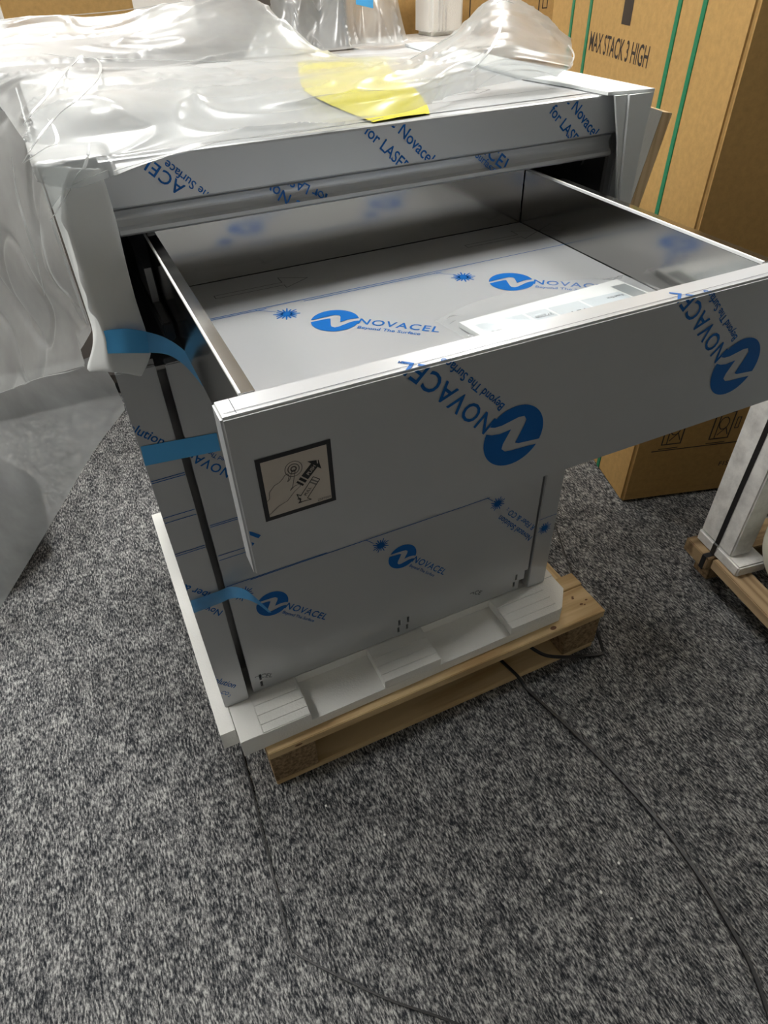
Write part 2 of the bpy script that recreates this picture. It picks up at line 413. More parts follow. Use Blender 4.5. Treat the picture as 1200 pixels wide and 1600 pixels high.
TAPE3 = [
  [(-0.0, 0.776, 0.488), (0.042, 0.774, 0.49), (0.063, 0.765, 0.499), (0.082, 0.75, 0.5), (0.097, 0.742, 0.479), (0.118, 0.75, 0.423)],
  [(-0.001, 0.776, 0.458), (0.04, 0.774, 0.462), (0.062, 0.765, 0.472), (0.08, 0.75, 0.477), (0.097, 0.742, 0.464), (0.113, 0.75, 0.426)],
]
FOLDS_TOP = [
  [(0.017, 0.742, 1.108), (0.052, 0.75, 1.113), (0.091, 0.754, 1.118), (0.138, 0.758, 1.122), (0.169, 0.762, 1.125), (0.244, 0.77, 1.123), (0.32, 0.783, 1.121), (0.355, 0.764, 1.127)],
  [(-0.035, 1.26, 1.175), (0.044, 1.22, 1.167), (0.088, 1.2, 1.161), (0.15, 1.18, 1.157), (0.249, 1.14, 1.151), (0.367, 1.12, 1.143), (0.471, 1.1, 1.138), (0.559, 1.08, 1.136)],
  [(-0.055, 1.46, 1.193), (0.058, 1.42, 1.196), (0.173, 1.38, 1.2), (0.289, 1.34, 1.21)],
  [(0.084, 1.15, 1.166), (0.05, 0.993, 1.168), (0.023, 0.872, 1.165), (0.003, 0.827, 1.158), (-0.009, 0.812, 1.15)],
  [(0.084, 1.15, 1.166), (0.1, 1.12, 1.167), (0.096, 1.025, 1.168), (0.076, 0.901, 1.17), (0.046, 0.804, 1.168), (0.02, 0.799, 1.155), (-0.003, 0.756, 1.145), (-0.02, 0.751, 1.13)],
  [(-0.02, 0.751, 1.13), (0.003, 0.74, 1.142), (0.015, 0.744, 1.145), (0.017, 0.782, 1.15), (0.014, 0.8, 1.155)],
  [(0.042, 0.738, 1.142), (0.036, 0.72, 1.135), (0.028, 0.745, 1.117), (0.017, 0.74, 1.108)],
  [(0.543, 1.07, 1.138), (0.613, 1.07, 1.162), (0.654, 1.06, 1.182), (0.691, 1.05, 1.202), (0.755, 1.05, 1.172), (0.808, 1.05, 1.146), (0.672, 0.847, 1.155), (0.639, 0.812, 1.145)],
  [(0.691, 1.05, 1.201), (0.572, 0.872, 1.19), (0.518, 0.805, 1.178), (0.486, 0.783, 1.165), (0.489, 0.804, 1.155)],
  [(0.581, 1.06, 1.14), (0.602, 1.02, 1.15), (0.519, 0.804, 1.178)],
  [(0.03, 0.811, 1.155), (0.068, 0.769, 1.158), (0.125, 0.788, 1.15), (0.177, 0.775, 1.148), (0.245, 0.765, 1.145)],
  [(0.091, 0.965, 1.172), (0.126, 0.919, 1.168), (0.155, 0.852, 1.165), (0.187, 0.816, 1.162), (0.245, 0.8, 1.16), (0.315, 0.772, 1.158)],
  [(0.173, 0.731, 1.135), (0.208, 0.734, 1.142), (0.245, 0.744, 1.148), (0.306, 0.743, 1.155), (0.37, 0.76, 1.16), (0.433, 0.775, 1.165)],
]
FOLDS_SIDE = [
  [(0.017, 0.742, 1.108), (0.005, 0.75, 1.088), (-0.002, 0.755, 1.075), (-0.005, 0.755, 1.041), (-0.003, 0.76, 0.999), (-0.001, 0.765, 0.967)],
  [(-0.032, 0.9, 1.108), (-0.04, 0.9, 1.073), (-0.042, 0.88, 1.044), (-0.044, 0.87, 1.005), (-0.049, 0.87, 0.966)],
  [(-0.024, 0.77, 0.917), (-0.05, 0.83, 0.884), (-0.096, 0.92, 0.841), (-0.16, 1.03, 0.78), (-0.217, 1.1, 0.738)],
  [(-0.056, 0.88, 0.942), (-0.035, 0.84, 0.95), (-0.018, 0.8, 0.957), (-0.016, 0.785, 0.953)],
  [(-0.078, 0.97, 1.014), (-0.068, 0.92, 0.985), (-0.064, 0.89, 0.959), (-0.067, 0.88, 0.918)],
]

# ================================================================== the room
def structure(o): o['kind'] = 'structure'; return o
structure(box('floor', -3, 4.5, -3, 4.4, -0.06, 0.0, 'carpet'))
structure(box('wall_back', -3, 4.5, 4.4, 4.5, 0, 2.7, 'wall_paint'))
structure(box('wall_front', -3, 4.5, -3.1, -3, 0, 2.7, 'wall_paint'))
structure(box('wall_left', -3.1, -3, -3, 4.4, 0, 2.7, 'wall_paint'))
structure(box('wall_right', 4.5, 4.6, -3, 4.4, 0, 2.7, 'wall_paint'))
structure(box('ceiling', -3, 4.5, -3, 4.4, 2.7, 2.76, 'ceiling_paint'))
mat('lamp_glow', (1.0, 0.985, 0.95), 0.5, emit=LAMP_STRENGTH)
for x, y in PANELS:
    t = thing('ceiling_light_offscreen', 'flat square ceiling panel light', 'ceiling light', (x, y, 2.7), 0, 'ceiling panel lights')
    fr = bm_box(x - .31, x + .31, y - .31, y - .295, 2.68, 2.7)
    for a in ((x - .31, x + .31, y + .295, y + .31), (x - .31, x - .295, y - .295, y + .295), (x + .295, x + .31, y - .295, y + .295)):
        bm_box(*a, 2.68, 2.7, bm=fr)
    obj('frame', fr, 'lamp_frame', t)
    box('diffuser_offscreen', x - .295, x + .295, y - .295, y + .295, 2.685, 2.699, 'lamp_glow', t)

# ================================================================== the steel cabinet with its open drawer
YF = 0.778
cab = thing('steel_drawer_cabinet', 'film-covered stainless steel cabinet with its wide shallow drawer pulled open', 'cabinet', (0.366, 0.778, 0.175))
box('side_panel', 0.0, 0.004, 0.80, 1.40, 0.18, 1.10, 'filmed_steel', cab)
box('side_panel', 0.729, 0.733, 0.80, 1.40, 0.18, 1.10, 'filmed_steel', cab)
box('back_panel', 0.004, 0.729, 1.394, 1.40, 0.18, 1.10, 'rail_metal', cab)
box('carcass_front', 0.004, 0.729, 0.850, 0.856, 0.18, 0.884, 'rail_metal', cab)
box('inner_shelf', 0.004, 0.729, 0.782, 1.39, 0.884, 0.889, 'rail_metal', cab)
box('inner_liner', 0.004, 0.010, 0.81, 1.39, 0.89, 1.098, 'rail_metal', cab)
box('inner_liner', 0.723, 0.729, 0.81, 1.39, 0.89, 1.098, 'rail_metal', cab)
top = box('top_panel', 0.0, 0.733, 0.794, 1.40, 1.10, 1.118, 'filmed_steel', cab, 0.002)
# front posts: folded sheet with a closed foot
def post(x0, x1):
    return box('post', x0, x1, YF, 0.80, 0.176, 0.893, 'filmed_steel', cab, 0.0015)
pl = post(-0.001, 0.0465); pr = post(0.687, 0.732)
box('post_cap', 0.004, 0.046, 0.782, 0.806, 0.893, 0.90, 'rail_metal', cab)
# upper frame stubs beside the drawer opening
box('slide_bracket', 0.012, 0.034, 0.80, 0.84, 0.90, 0.965, 'rail_metal', cab, 0.002)
box('slide_bracket', 0.700, 0.716, 0.80, 0.84, 0.90, 0.965, 'rail_metal', cab, 0.002)
for x0, x1 in ((0.063, 0.075), (0.622, 0.634)):
    box('slide_rail', x0, x1, 0.735, 1.30, 0.938, 0.960, 'black_rail', cab, 0.002)
    box('slide_rail_inner', x0 + 0.002, x1 - 0.002, 0.80, 0.88, 0.960, 1.0, 'rail_metal', cab)
bm = bmesh.new()
bmesh.ops.create_cone(bm, cap_ends=True, segments=16, radius1=0.006, radius2=0.006, depth=0.004, matrix=Matrix.Translation((0.7215, 0.86, 1.02)) @ Matrix.Rotation(math.pi / 2, 4, 'Y'))
obj('bolt', bm, 'rail_metal', cab)
# lower front
lp = box('lower_front_panel', 0.058, 0.681, YF, 0.795, 0.238, 0.891, 'filmed_steel', cab, 0.0015)
def slotted_strip(x0, x1, y0, y1, z0, z1, s0, s1):
    b = bmesh.new(); e = [x0]
    for sx in (0.077, 0.372, 0.392, 0.655): e += [sx - 0.0025, sx + 0.0025]
    e.append(x1)
    for a in range(0, len(e), 2): bm_box(e[a], e[a + 1], y0, y1, z0, z1, bm=b)
    for a in range(1, len(e) - 1, 2):
        bm_box(e[a], e[a + 1], y0, y1, z0, s0, bm=b); bm_box(e[a], e[a + 1], y0, y1, s1, z1, bm=b)
    return obj('kick_strip', b, 'filmed_steel', cab)
k1 = slotted_strip(0.058, 0.676, 0.782, 0.80, 0.209, 0.2365, 0.214, 0.231)
k2 = slotted_strip(0.058, 0.668, 0.787, 0.80, 0.177, 0.207, 0.187, 0.203)
# fascia over the drawer
prof = [(0.80, 1.0715), (0.780, 1.0715), (0.778, 1.0735), (0.778, 1.1148), (0.7786, 1.1168), (0.7808, 1.118), (0.80, 1.118)]
fa = obj('fascia', bm_prism(prof, 'x', 0.047, 0.704), 'filmed_steel', cab)
prof = [(0.805, 1.071), (0.786, 1.071)] + [(0.783 + 0.0035 * math.sin(math.pi * t / 8), 1.069 - 0.016 * t / 8) for t in range(9)] + [(0.779, 1.050), (0.7785, 1.046), (0.781, 1.0435), (0.805, 1.0435)]
fl2 = obj('finger_pull_strip', bm_prism(prof, 'x', 0.049, 0.703), 'filmed_steel', cab)
# drawer
ZT = 1.03; ZF = 0.958; YD = 0.401
df = box('drawer_front', 0.056, 0.684, YD, 0.428, 0.873, ZT, 'filmed_steel', cab, 0.002, seg=3)
dfl = box('drawer_floor', 0.081, 0.6015, 0.428, 0.8305, 0.950, ZF, 'filmed_steel', cab)
box('drawer_back_wall', 0.081, 0.6015, 0.832, 0.838, 0.944, 1.036, 'bare_steel', cab)
for x0, x1, r0, r1 in ((0.0775, 0.083, 0.0785, 0.0895), (0.603, 0.609, 0.6035, 0.618)):
    box('drawer_side_wall', x0, x1, 0.428, 0.832, 0.936, 1.0275, 'bare_steel', cab)
    box('drawer_rim', r0, r1, 0.428, 0.860, 1.0275, 1.0300, 'bare_steel', cab, 0.0006)
box('rim_lip', 0.0765, 0.0785, 0.428, 0.832, 1.0285, 1.0312, 'lamp_frame', cab)
box('rim_lip', 0.6015, 0.6045, 0.428, 0.832, 1.0285, 1.0312, 'lamp_frame', cab)

# folded strips closing the open joints from below and behind
box('wall_seam', 0.081, 0.603, 0.8305, 0.8320, 0.944, 0.9475, 'rail_metal', cab)
box('wall_seam', 0.6015, 0.603, 0.43, 0.8305, 0.944, 0.9475, 'rail_metal', cab)
box('wall_seam', 0.6015, 0.603, 0.8365, 0.838, 0.944, 1.036, 'rail_metal', cab)

# ---- prints on the film
PY = lambda y: (lambda u, v: (u, y, v), (0, -1, 0))
PZ = lambda z: (lambda u, v: (u, v, z), (0, 0, 1))
P_DF, P_LP, P_FA, P_FL, P_TOP = PY(YD), PY(YF), PY(YF), PZ(ZF), PZ(1.118)
P_FS = (lambda u, v: (u, 0.7795 if v < 1.0535 else 0.783, v), (0, -1, 0))
C_DF = (0.059, 0.681, 0.876, 1.0285)
FOLD = ((lambda u, v: (u, YD + (v - ZT), ZT), (0, 0, 1)), (0.06, 0.68, 1.0312, 1.0565))
logo(P_DF, df, (0.308, 0.9368), 134.5, 1.10, C_DF, burst=False, fold=FOLD, wide=1.10)
logo(P_DF, df, (0.5774, 0.9368), 134.0, 1.10, C_DF, burst=False, fold=FOLD, wide=1.10)
text(P_DF, df, 'TM', (0.2065, 1.0425), 134, 0.006, fold=((FOLD[0]), FOLD[1]), clip=C_DF)
text(P_DF, df, 'n', (0.0585, 0.9075), 45, 0.0125, C_DF)
C_LP = (0.0595, 0.6795, 0.24, 0.889)
logo(P_LP, lp, (0.3788, 0.4145), -45, 1.0, C_LP)
logo(P_LP, lp, (0.1270, 0.4125), -45, 1.0, C_LP)
place_print('printed_starburst', bm_place(bm_burst(0.0165), (0.5802, 0.4651), 0), P_LP, 'print_blue', lp, C_LP)
text(P_LP, lp, 'Novacel Solution', (0.677, 0.3381), 132.5, 0.127, C_LP)
text(P_LP, lp, 'R Fiber & CO', (0.6807, 0.3663), 133.5, 0.097, C_LP)
text(P_LP, lp, '2', (0.609, 0.442), 133.5, 0.004, C_LP)
line(P_LP, lp, [(0.0595, 0.4885), (0.235, 0.4885)], 0.0014, C_LP)
line(P_LP, lp, [(0.10, 0.4862), (0.56, 0.4872)], 0.0014, C_LP)
line(P_LP, lp, [(0.555, 0.4885), (0.568, 0.476)], 0.0012, C_LP)
line(P_LP, lp, [(0.308, 0.487), (0.322, 0.473)], 0.0012, C_LP)
for z in (0.6232, 0.6198, 0.559, 0.549): line(P_LP, lp, [(0.0595, z), (0.50, z)], 0.0013, C_LP)
text(P_LP, lp, 'NOVACEL', (0.110, 0.709), 134, 0.0985, C_LP, space=1.12)
text(P_LP, lp, 'Beyond The Surface', (0.1165, 0.7195), 134, 0.0757, C_LP)
text(P_LP, k1, 'ACEL', (0.066, 0.233), -30, 0.036, (0.06, 0.6, 0.21, 0.235), material='print_outline')
text(P_LP, k1, 'ACE', (0.535, 0.233), -30, 0.030, (0.06, 0.6, 0.21, 0.235), material='print_outline')
C_PL = (0.0, 0.0455, 0.18, 0.89)
for z in (0.7286, 0.7250, 0.6617, 0.652, 0.5893, 0.5852): line(P_LP, pl, [(0.0, z), (0.0455, z)], 0.0013, C_PL)
text(P_LP, pl, 'Solution', (-0.0155, 0.8225), -45, 0.060, C_PL)
text(P_LP, pl, '& CO', (-0.012, 0.785), -45, 0.036, C_PL)
text(P_LP, pl, 'Solution', (-0.0125, 0.274), -52, 0.060, C_PL)
text(P_LP, pl, 'CO', (-0.001, 0.226), -52, 0.017, C_PL)
text(P_LP, pl, '2', (0.0095, 0.2085), -52, 0.004, C_PL)
text(P_LP, pl, 'Fiber &', (0.0395, 0.481), 132.4, 0.058, C_PL)
text(P_LP, pl, 'Novacel', (0.0445, 0.437), 132.4, 0.058, C_PL)
C_PR = (0.6885, 0.7305, 0.18, 0.89)
line(P_LP, pr, [(0.6885, 0.3792), (0.7305, 0.3798)], 0.0012, C_PR)
place_print('printed_starburst', bm_place(bm_burst(0.0165), (0.7055, 0.3501), 0), P_LP, 'print_blue', pr, C_PR)
C_FA = (0.048, 0.703, 1.074, 1.1150)
text(P_FA, fa, 'ACEL', (0.1273, 1.0843), 134, 0.048, C_FA, space=1.12)
text(P_FA, fa, 'The Surface', (0.1560, 1.0690), 134.5, 0.060, C_FA)
text(P_FA, fa, 'for LASER Fiber', (0.3360, 1.1120), -43.5, 0.112, C_FA, tall=1.05)
text(P_FA, fa, 'The Novacel', (0.3540, 1.1310), -43.5, 0.092, C_FA, tall=1.05)
text(P_FA, fa, 'for LASER Fiber', (0.5905, 1.1070), -43, 0.112, C_FA, tall=1.05)
text(P_FA, fa, 'The Novacel', (0.5990, 1.1305), -42, 0.092, C_FA, tall=1.05)
C_FS = (0.05, 0.70, 1.0455, 1.069)
text(P_FS, fl2, 'the Nov', (0.268, 1.0380), 141, 0.062, C_FS)
text(P_FS, fl2, 'for LASER', (0.2884, 1.0525), 149, 0.064, C_FS)
text(P_FS, fl2, 'ACEL', (0.492, 1.0770), -38, 0.056, C_FS, space=1.12)
text(P_FS, fl2, 'Surface', (0.4885, 1.0680), -39, 0.036, C_FS)
C_FL = (0.0905, 0.602, 0.43, 0.831)
logo(P_FL, dfl, (0.2388, 0.6553), -42, 0.935, C_FL)
logo(P_FL, dfl, (0.4692, 0.6524), -40, 0.935, C_FL)
line(P_FL, dfl, [(0.0905, 0.7262), (0.602, 0.7245)], 0.0013, C_FL)
line(P_FL, dfl, [(0.0905, 0.7222), (0.18, 0.7220)], 0.0011, C_FL)
line(P_FL, dfl, [(0.226, 0.7208), (0.41, 0.7202)], 0.0011, C_FL)
line(P_FL, dfl, [(0.168, 0.7235), (0.187, 0.709)], 0.0008, C_FL)
line(P_FL, dfl, [(0.400, 0.7215), (0.418, 0.706)], 0.0008, C_FL)
for ox in (0.0, 0.348):
    pts = [(0.135, 0.7935), (0.135, 0.7895), (0.2205, 0.7790), (0.2200, 0.7685), (0.2545, 0.7885), (0.2200, 0.8085), (0.2225, 0.7835)]
    line(P_FL, dfl, [(0.135 + ox, 0.7780), (0.221 + ox, 0.7780), (0.221 + ox, 0.7690), (0.2545 + ox, 0.7860), (0.221 + ox, 0.8040), (0.221 + ox, 0.7870), (0.135 + ox, 0.7870)], 0.0009, C_FL, 'print_outline', True, 'printed_arrow')
line(P_TOP, top, [(0.47, 0.885), (0.545, 0.885), (0.545, 0.876), (0.575, 0.893), (0.545, 0.910), (0.545, 0.901), (0.47, 0.901)], 0.0009, None, 'print_outline', True, 'printed_arrow')
line(P_TOP, top, [(0.40, 0.850), (0.69, 0.850)], 0.0009, None, 'print_outline')
line(PZ(ZT), df, [(0.060, 0.4075), (0.681, 0.4075)], 0.0006, None, 'print_outline', name='film_edge')
line(PZ(ZT), df, [(0.0685, 0.404), (0.0685, 0.4255)], 0.0005, None, 'print_outline', name='film_edge')

# ---- push / pull sticker on the drawer front
sx0, sx1, sz0, sz1 = 0.0737, 0.1345, 0.9278, 0.9893
st = place_print('sticker', bm_poly([(sx0, sz0), (sx1, sz0), (sx1, sz1), (sx0, sz1)]), P_DF, 'print_black', df, off=0.0004)
st['label'] = 'square black-bordered push and pull sticker'
P_ST = (lambda u, v: (sx0 + (sx1 - sx0) * u, YD, sz0 + (sz1 - sz0) * v), (0, -1, 0))
bd = 0.062
place_print('sticker_face', bm_poly([(bd, bd), (1 - bd, bd), (1 - bd, 1 - bd), (bd, 1 - bd)]), P_ST, 'sticker_cream', df, off=0.0006)
def stk(name, b, m='print_black', off=0.0008): place_print(name, b, P_ST, m, df, (bd, 1 - bd, bd, 1 - bd), off)
def arrow_pts(y0, y1, w, hw, hl): return [(-w, y0), (w, y0), (w, y1 - hl), (hw, y1 - hl), (0, y1), (-hw, y1 - hl), (-w, y1 - hl)]
stk('sticker_arrow', bm_place(bm_poly(arrow_pts(0.0, 0.30, 0.058, 0.125, 0.09)), (0.60, 0.53), math.radians(-45)))
for y0, y1 in ((-0.06, -0.02), (-0.115, -0.085)):
    stk('sticker_arrow', bm_place(bm_poly([(-0.058, y0), (0.058, y0), (0.058, y1), (-0.058, y1)]), (0.60, 0.53), math.radians(-45)))
stk('sticker_arrow', bm_place(bm_line(arrow_pts(-0.09, 0.31, 0.055, 0.12, 0.085), 0.011, closed=True), (0.70, 0.40), math.radians(141)))
for y0 in (-0.055, -0.015):
    stk('sticker_arrow', bm_place(bm_poly([(-0.05, y0), (0.05, y0), (0.05, y0 + 0.022), (-0.05, y0 + 0.022)]), (0.70, 0.40), math.radians(141)), 'print_grey')
stk('sticker_text', bm_text('PUSH', (0.660, 0.550), math.radians(45), length=0.155), 'sticker_cream', 0.001)
stk('sticker_text', bm_text('1', (0.785, 0.695), math.radians(0), size=0.12), 'sticker_cream', 0.001)
stk('sticker_text', bm_text('PULL', (0.590, 0.235), math.radians(52), length=0.135), 'print_black', 0.001)
stk('sticker_text', bm_text('2', (0.465, 0.150), 0, size=0.12), 'print_black', 0.001)
stk('sticker_text', bm_text('ZSP7009', (0.735, 0.085), 0, length=0.19), 'print_grey', 0.001)
for r, w in ((0.035, 0.016), (0.075, 0.014), (0.115, 0.011)):
    stk('sticker_ring', bm_line([(0.47 + r * math.cos(a * math.tau / 20), 0.715 + r * math.sin(a * math.tau / 20)) for a in range(20)], w, closed=True), 'print_grey')
hand = [(0.062, 0.33), (0.10, 0.36), (0.11, 0.46), (0.19, 0.545), (0.26, 0.57), (0.31, 0.61), (0.345, 0.655), (0.385, 0.665), (0.40, 0.63), (0.37, 0.545), (0.40, 0.565), (0.445, 0.69), (0.475, 0.70), (0.485, 0.67), (0.425, 0.445), (0.385, 0.395), (0.45, 0.445), (0.52, 0.455), (0.53, 0.42), (0.44, 0.36), (0.33, 0.245), (0.20, 0.20), (0.062, 0.105)]
stk('sticker_hand', bm_line(hand, 0.009), 'print_grey')

# ================================================================== papers in the drawer
bk = thing('booklet', 'white printed booklet with pale blue label cells lying in the drawer', 'booklet', (0.46, 0.51, ZF + .001))
def skew(u, v): return (u + (0.578 - v) * 0.12, v - (u - 0.35) * 0.02)
pts = [skew(0.350, 0.574), skew(0.574, 0.590), skew(0.574, 0.450), skew(0.350, 0.445)]
obj('pages', bm_prism(pts, 'z', ZF + 0.0012, ZF + 0.0065), 'paper', bk)
P_BK = (lambda u, v: (*skew(u, v), ZF + 0.0065), (0, 0, 1))
for (u0, u1) in ((0.359, 0.392), (0.395, 0.418), (0.421, 0.448), (0.451, 0.492), (0.495, 0.548)):
    place_print('label_cell', bm_poly([(u0, 0.463), (u1, 0.463), (u1, 0.560), (u0, 0.560)]), P_BK, 'paper_blue', bk, off=0.0004)
place_print('label_cell', bm_poly([(0.551, 0.50), (0.571, 0.50), (0.571, 0.575), (0.551, 0.575)]), P_BK, 'print_outline' if False else 'grey_panel', bk, off=0.0004)
for s, u, v, L in (('col', 0.388, 0.539, 0.024), ('52', 0.413, 0.540, 0.012), ('372209', 0.446, 0.548, 0.022), ('Y2-P', 0.487, 0.540, 0.026), ('Read first', 0.545, 0.552, 0.022)):
    place_print('printed_text', bm_text(s, (u, v), math.pi, length=L), P_BK, 'print_outline', bk, off=0.0008)
sl = sheet('plastic_sleeve', [[(0.334, 0.60, ZF + 0.002), (0.40, 0.602, ZF + .012), (0.50, 0.600, ZF + .013), (0.585, 0.592, ZF + 0.003)],
                              [(0.338, 0.56, ZF + 0.004), (0.40, 0.56, ZF + .0095), (0.50, 0.56, ZF + .0105), (0.592, 0.56, ZF + .005)],
                              [(0.345, 0.50, ZF + 0.004), (0.40, 0.50, ZF + .0105), (0.50, 0.50, ZF + .0105), (0.596, 0.52, ZF + .006)],
                              [(0.350, 0.436, ZF + 0.003), (0.40, 0.436, ZF + .0095), (0.50, 0.436, ZF + .0095), (0.596, 0.436, ZF + .005)]],
           'plastic_sleeve', 14, 0.0010, (45, 45, 45), lift=lambda p: ZF + 0.0080 if 0.345 < p.x < 0.597 and 0.436 < p.y < 0.590 else ZF + 0.0008)
tag(sl, 'clear plastic sleeve over the booklet in the drawer', 'plastic sleeve')
yp = sheet('yellow_paper_label', [[(0.352, 0.786, 1.1195), (0.39, 0.788, 1.121), (0.428, 0.792, 1.1195)], [(0.350, 0.83, 1.1195), (0.40, 0.835, 1.1205), (0.45, 0.84, 1.1195)], [(0.35, 0.95, 1.1195), (0.42, 0.95, 1.1195), (0.49, 0.95, 1.1195)], [(0.365, 1.06, 1.1195), (0.44, 1.05, 1.1195), (0.51, 1.04, 1.1195)], [(0.44, 1.29, 1.1195), (0.51, 1.27, 1.1195), (0.58, 1.24, 1.1195)]],
           'yellow_paper', 8, 0.0006, (60, 60, 60), zmin=1.1186)
tag(yp, 'yellow paper label on the cabinet top half under the plastic', 'label')

# ================================================================== polystyrene base and pallet
fb = thing('polystyrene_base', 'white polystyrene packing base under the steel cabinet', 'packing foam', (0.366, 1.05, 0.129))
lo = [(-0.025, 0.726), (0.005, 0.726), (0.005, 0.694), (0.724, 0.700), (0.760, 0.743), (0.760, 1.417), (-0.025, 1.417)]
obj('slab', bm_prism(lo, 'z', 0.1292, 0.153), 'polystyrene', fb)
up = [(-0.025, 0.726), (0.004, 0.726), (0.004, 0.786), (0.760, 0.786), (0.760, 1.417), (-0.025, 1.417)]
obj('upper_layer', bm_prism(up, 'z', 0.1532, 0.1755), 'polystyrene', fb)
def pad(x0, x1, outline, g0, g1):
    b = bm_prism(outline, 'z', 0.1532, 0.1735)
    def add(bb):
        me = bpy.data.meshes.new('t'); bb.to_mesh(me); bb.free(); b.from_mesh(me); bpy.data.meshes.remove(me)
    for y0, y1 in ((0.6965, 0.712), (0.7145, 0.733), (0.7355, 0.756), (0.7585, 0.7855)):
        add(bm_box(g0, g1, y0, y1, 0.1735, 0.1755, 0.0006, 1))
    if g0 > x0 + 0.01: add(bm_box(x0, g0 - 0.0008, 0.6945, 0.7855, 0.1735, 0.1755, 0.0006, 1))
    return obj('pad', b, 'polystyrene', fb)
pad(0.0052, 0.1425, [(0.0052, 0.694), (0.1425, 0.695), (0.1425, 0.7858), (0.0052, 0.7858)], 0.0495, 0.142)
pad(0.298, 0.424, [(0.298, 0.697), (0.424, 0.698), (0.424, 0.7858), (0.298, 0.7858)], 0.2985, 0.4235)
pad(0.594, 0.76, [(0.594, 0.699), (0.724, 0.700), (0.7598, 0.743), (0.7598, 0.7858), (0.594, 0.7858)], 0.5945, 0.718)

pa = thing('wooden_pallet', 'pale pine pallet under the polystyrene base and steel cabinet', 'pallet', (0.44, 1.07, 0))
for y0, y1, x0, x1 in ((0.678, 0.764, 0.046, 0.834), (0.7665, 0.806, 0.046, 0.838), (0.95, 1.05, 0.05, 0.836), (1.16, 1.26, 0.048, 0.834), (1.37, 1.46, 0.046, 0.836)):
    box('deck_board', x0, x1, y0, y1, 0.1072, 0.129, 'pine_x', pa, 0.0015)
for x0 in (0.046, 0.392, 0.736):
    box('stringer_board', x0, x0 + 0.088, 0.8065 if x0 != 0.392 else 0.80, 1.46, 0.0872, 0.107, 'pine_y', pa, 0.0015)
for x0 in (0.046, 0.736):
    box('block', x0 + 0.001, x0 + 0.092, 0.680, 0.766, 0.0192, 0.1070, 'chipboard_block', pa, 0.0015)
for x0 in (0.046, 0.392, 0.736):
    for y0 in (1.02, 1.36):
        box('block', x0 + 0.001, x0 + 0.086, y0, y0 + 0.09, 0.0192, 0.0870, 'chipboard_block', pa, 0.0015)
for y0 in (0.682, 1.02, 1.36):
    box('bottom_board', 0.048, 0.826, y0, y0 + 0.09, 0.0005, 0.019, 'pine_x', pa, 0.0015)
for kx, ky, r in ((0.815, 0.722, 0.0028), (0.790, 0.738, 0.0028), (0.797, 0.716, 0.0035), (0.792, 0.742, 0.0025), (0.803, 0.712, 0.0022), (0.775, 0.778, 0.010), (0.70, 0.688, 0.006)):
    b = bm_poly([(kx + r * 1.3 * math.cos(i * math.tau / 10), ky + r * 0.8 * math.sin(i * math.tau / 10)) for i in range(10)])
    place_print('knot', b, PZ(0.129), 'knot', pa)
place_print('knot', bm_poly([(0.105 + .008 * math.cos(i * math.tau / 10), 0.119 + .003 * math.sin(i * math.tau / 10)) for i in range(10)]), PY(0.678), 'knot', pa)

# ================================================================== foam wraps, tapes
rows = []
for i, (p0, p1, p2) in enumerate(WRAPL):
    a = p0 if i >= 6 else (p1[0] - (0.006 if i == 5 else 0.0015), p1[1] + (0.012 if i == 5 else 0.0045), p1[2])
    b_ = (p1[0] - 0.0002, p1[1] + 0.0006, p1[2])
    mid = tuple((p + q) / 2 for p, q in zip(p1, p2))
    e = (p2[0] - 0.003, p2[1] - 0.001, p2[2])
    rows.append([(-0.006, 1.30, p1[2] - 0.06 * (i > 0)), (-0.006, 0.98, p1[2] - 0.03 * (i > 0)), (-0.006, 0.83, p1[2]), (-0.006, 0.785 if i < 6 else p0[1] + 0.012, p1[2]), a, b_, mid, e, p2])
wl = sheet('foam_wrap', rows, 'foam_sheet', 6, 0.0010, (14, 14, 9), crease=0.8, thick=0.002, linear=True)
tag(wl, 'white foam sheet wrapped round the corner post beside the open drawer, end taped blue', 'foam wrap')
w2 = thing('foam_wrap', 'white foam sheet folded over the cabinet corner next to the big cardboard carton', 'foam wrap', (0.72, 0.76, 0.98))
obj('top_flap', bm_prism([(0.672, 0.768), (0.7365, 0.7555), (0.7365, 1.38), (0.690, 1.38), (0.655, 0.93), (0.668, 0.84)], 'z', 1.1187, 1.1225), 'foam_sheet', w2)
obj('front_flap', bm_prism([(0.697, 1.1186), (0.7365, 1.1186), (0.734, 1.06), (0.733, 0.965), (0.7175, 0.965), (0.708, 1.04)], 'y', 0.7555, 0.7595), 'foam_sheet', w2)
obj('side_flap', bm_box(0.7335, 0.7365, 0.760, 1.38, 0.965, 1.1186), 'foam_sheet', w2)
obj('folded_edge', bm_prism([(0.678, 1.1186), (0.6985, 1.1186), (0.709, 1.04), (0.7185, 0.967), (0.714, 0.985), (0.697, 1.062)], 'y', 0.7605, 0.764), 'foam_sheet', w2)
TAPE1 = [[(x, y - 0.003, z) for x, y, z in r] for r in TAPE1]
t1 = sheet('blue_tape', TAPE1, 'tape_blue_clear', 8, m_=4)
tag(t1, 'blue tape strip curling off the end of the foam wrap', 'tape')
tb = sheet('blue_tape', [[(p[0], p[1] - 0.0012, p[2]) for p in r[:3]] for r in TAPE1], 'tape_blue', 8, m_=4)
tb.parent = t1; tb.name = 'stuck_end'
b = bmesh.new()
vs_ = [b.verts.new(p) for p in ((0.001, 0.7772, 0.787), (0.100, 0.7772, 0.7775), (0.100, 0.7772, 0.748), (-0.001, 0.7772, 0.7565))]
b.faces.new(vs_); b.normal_update(); bmesh.ops.solidify(b, geom=b.faces[:], thickness=0.0004)
tag(obj('blue_tape', b, 'tape_blue'), 'flat blue tape strip joining the corner post and lower front panel', 'tape')
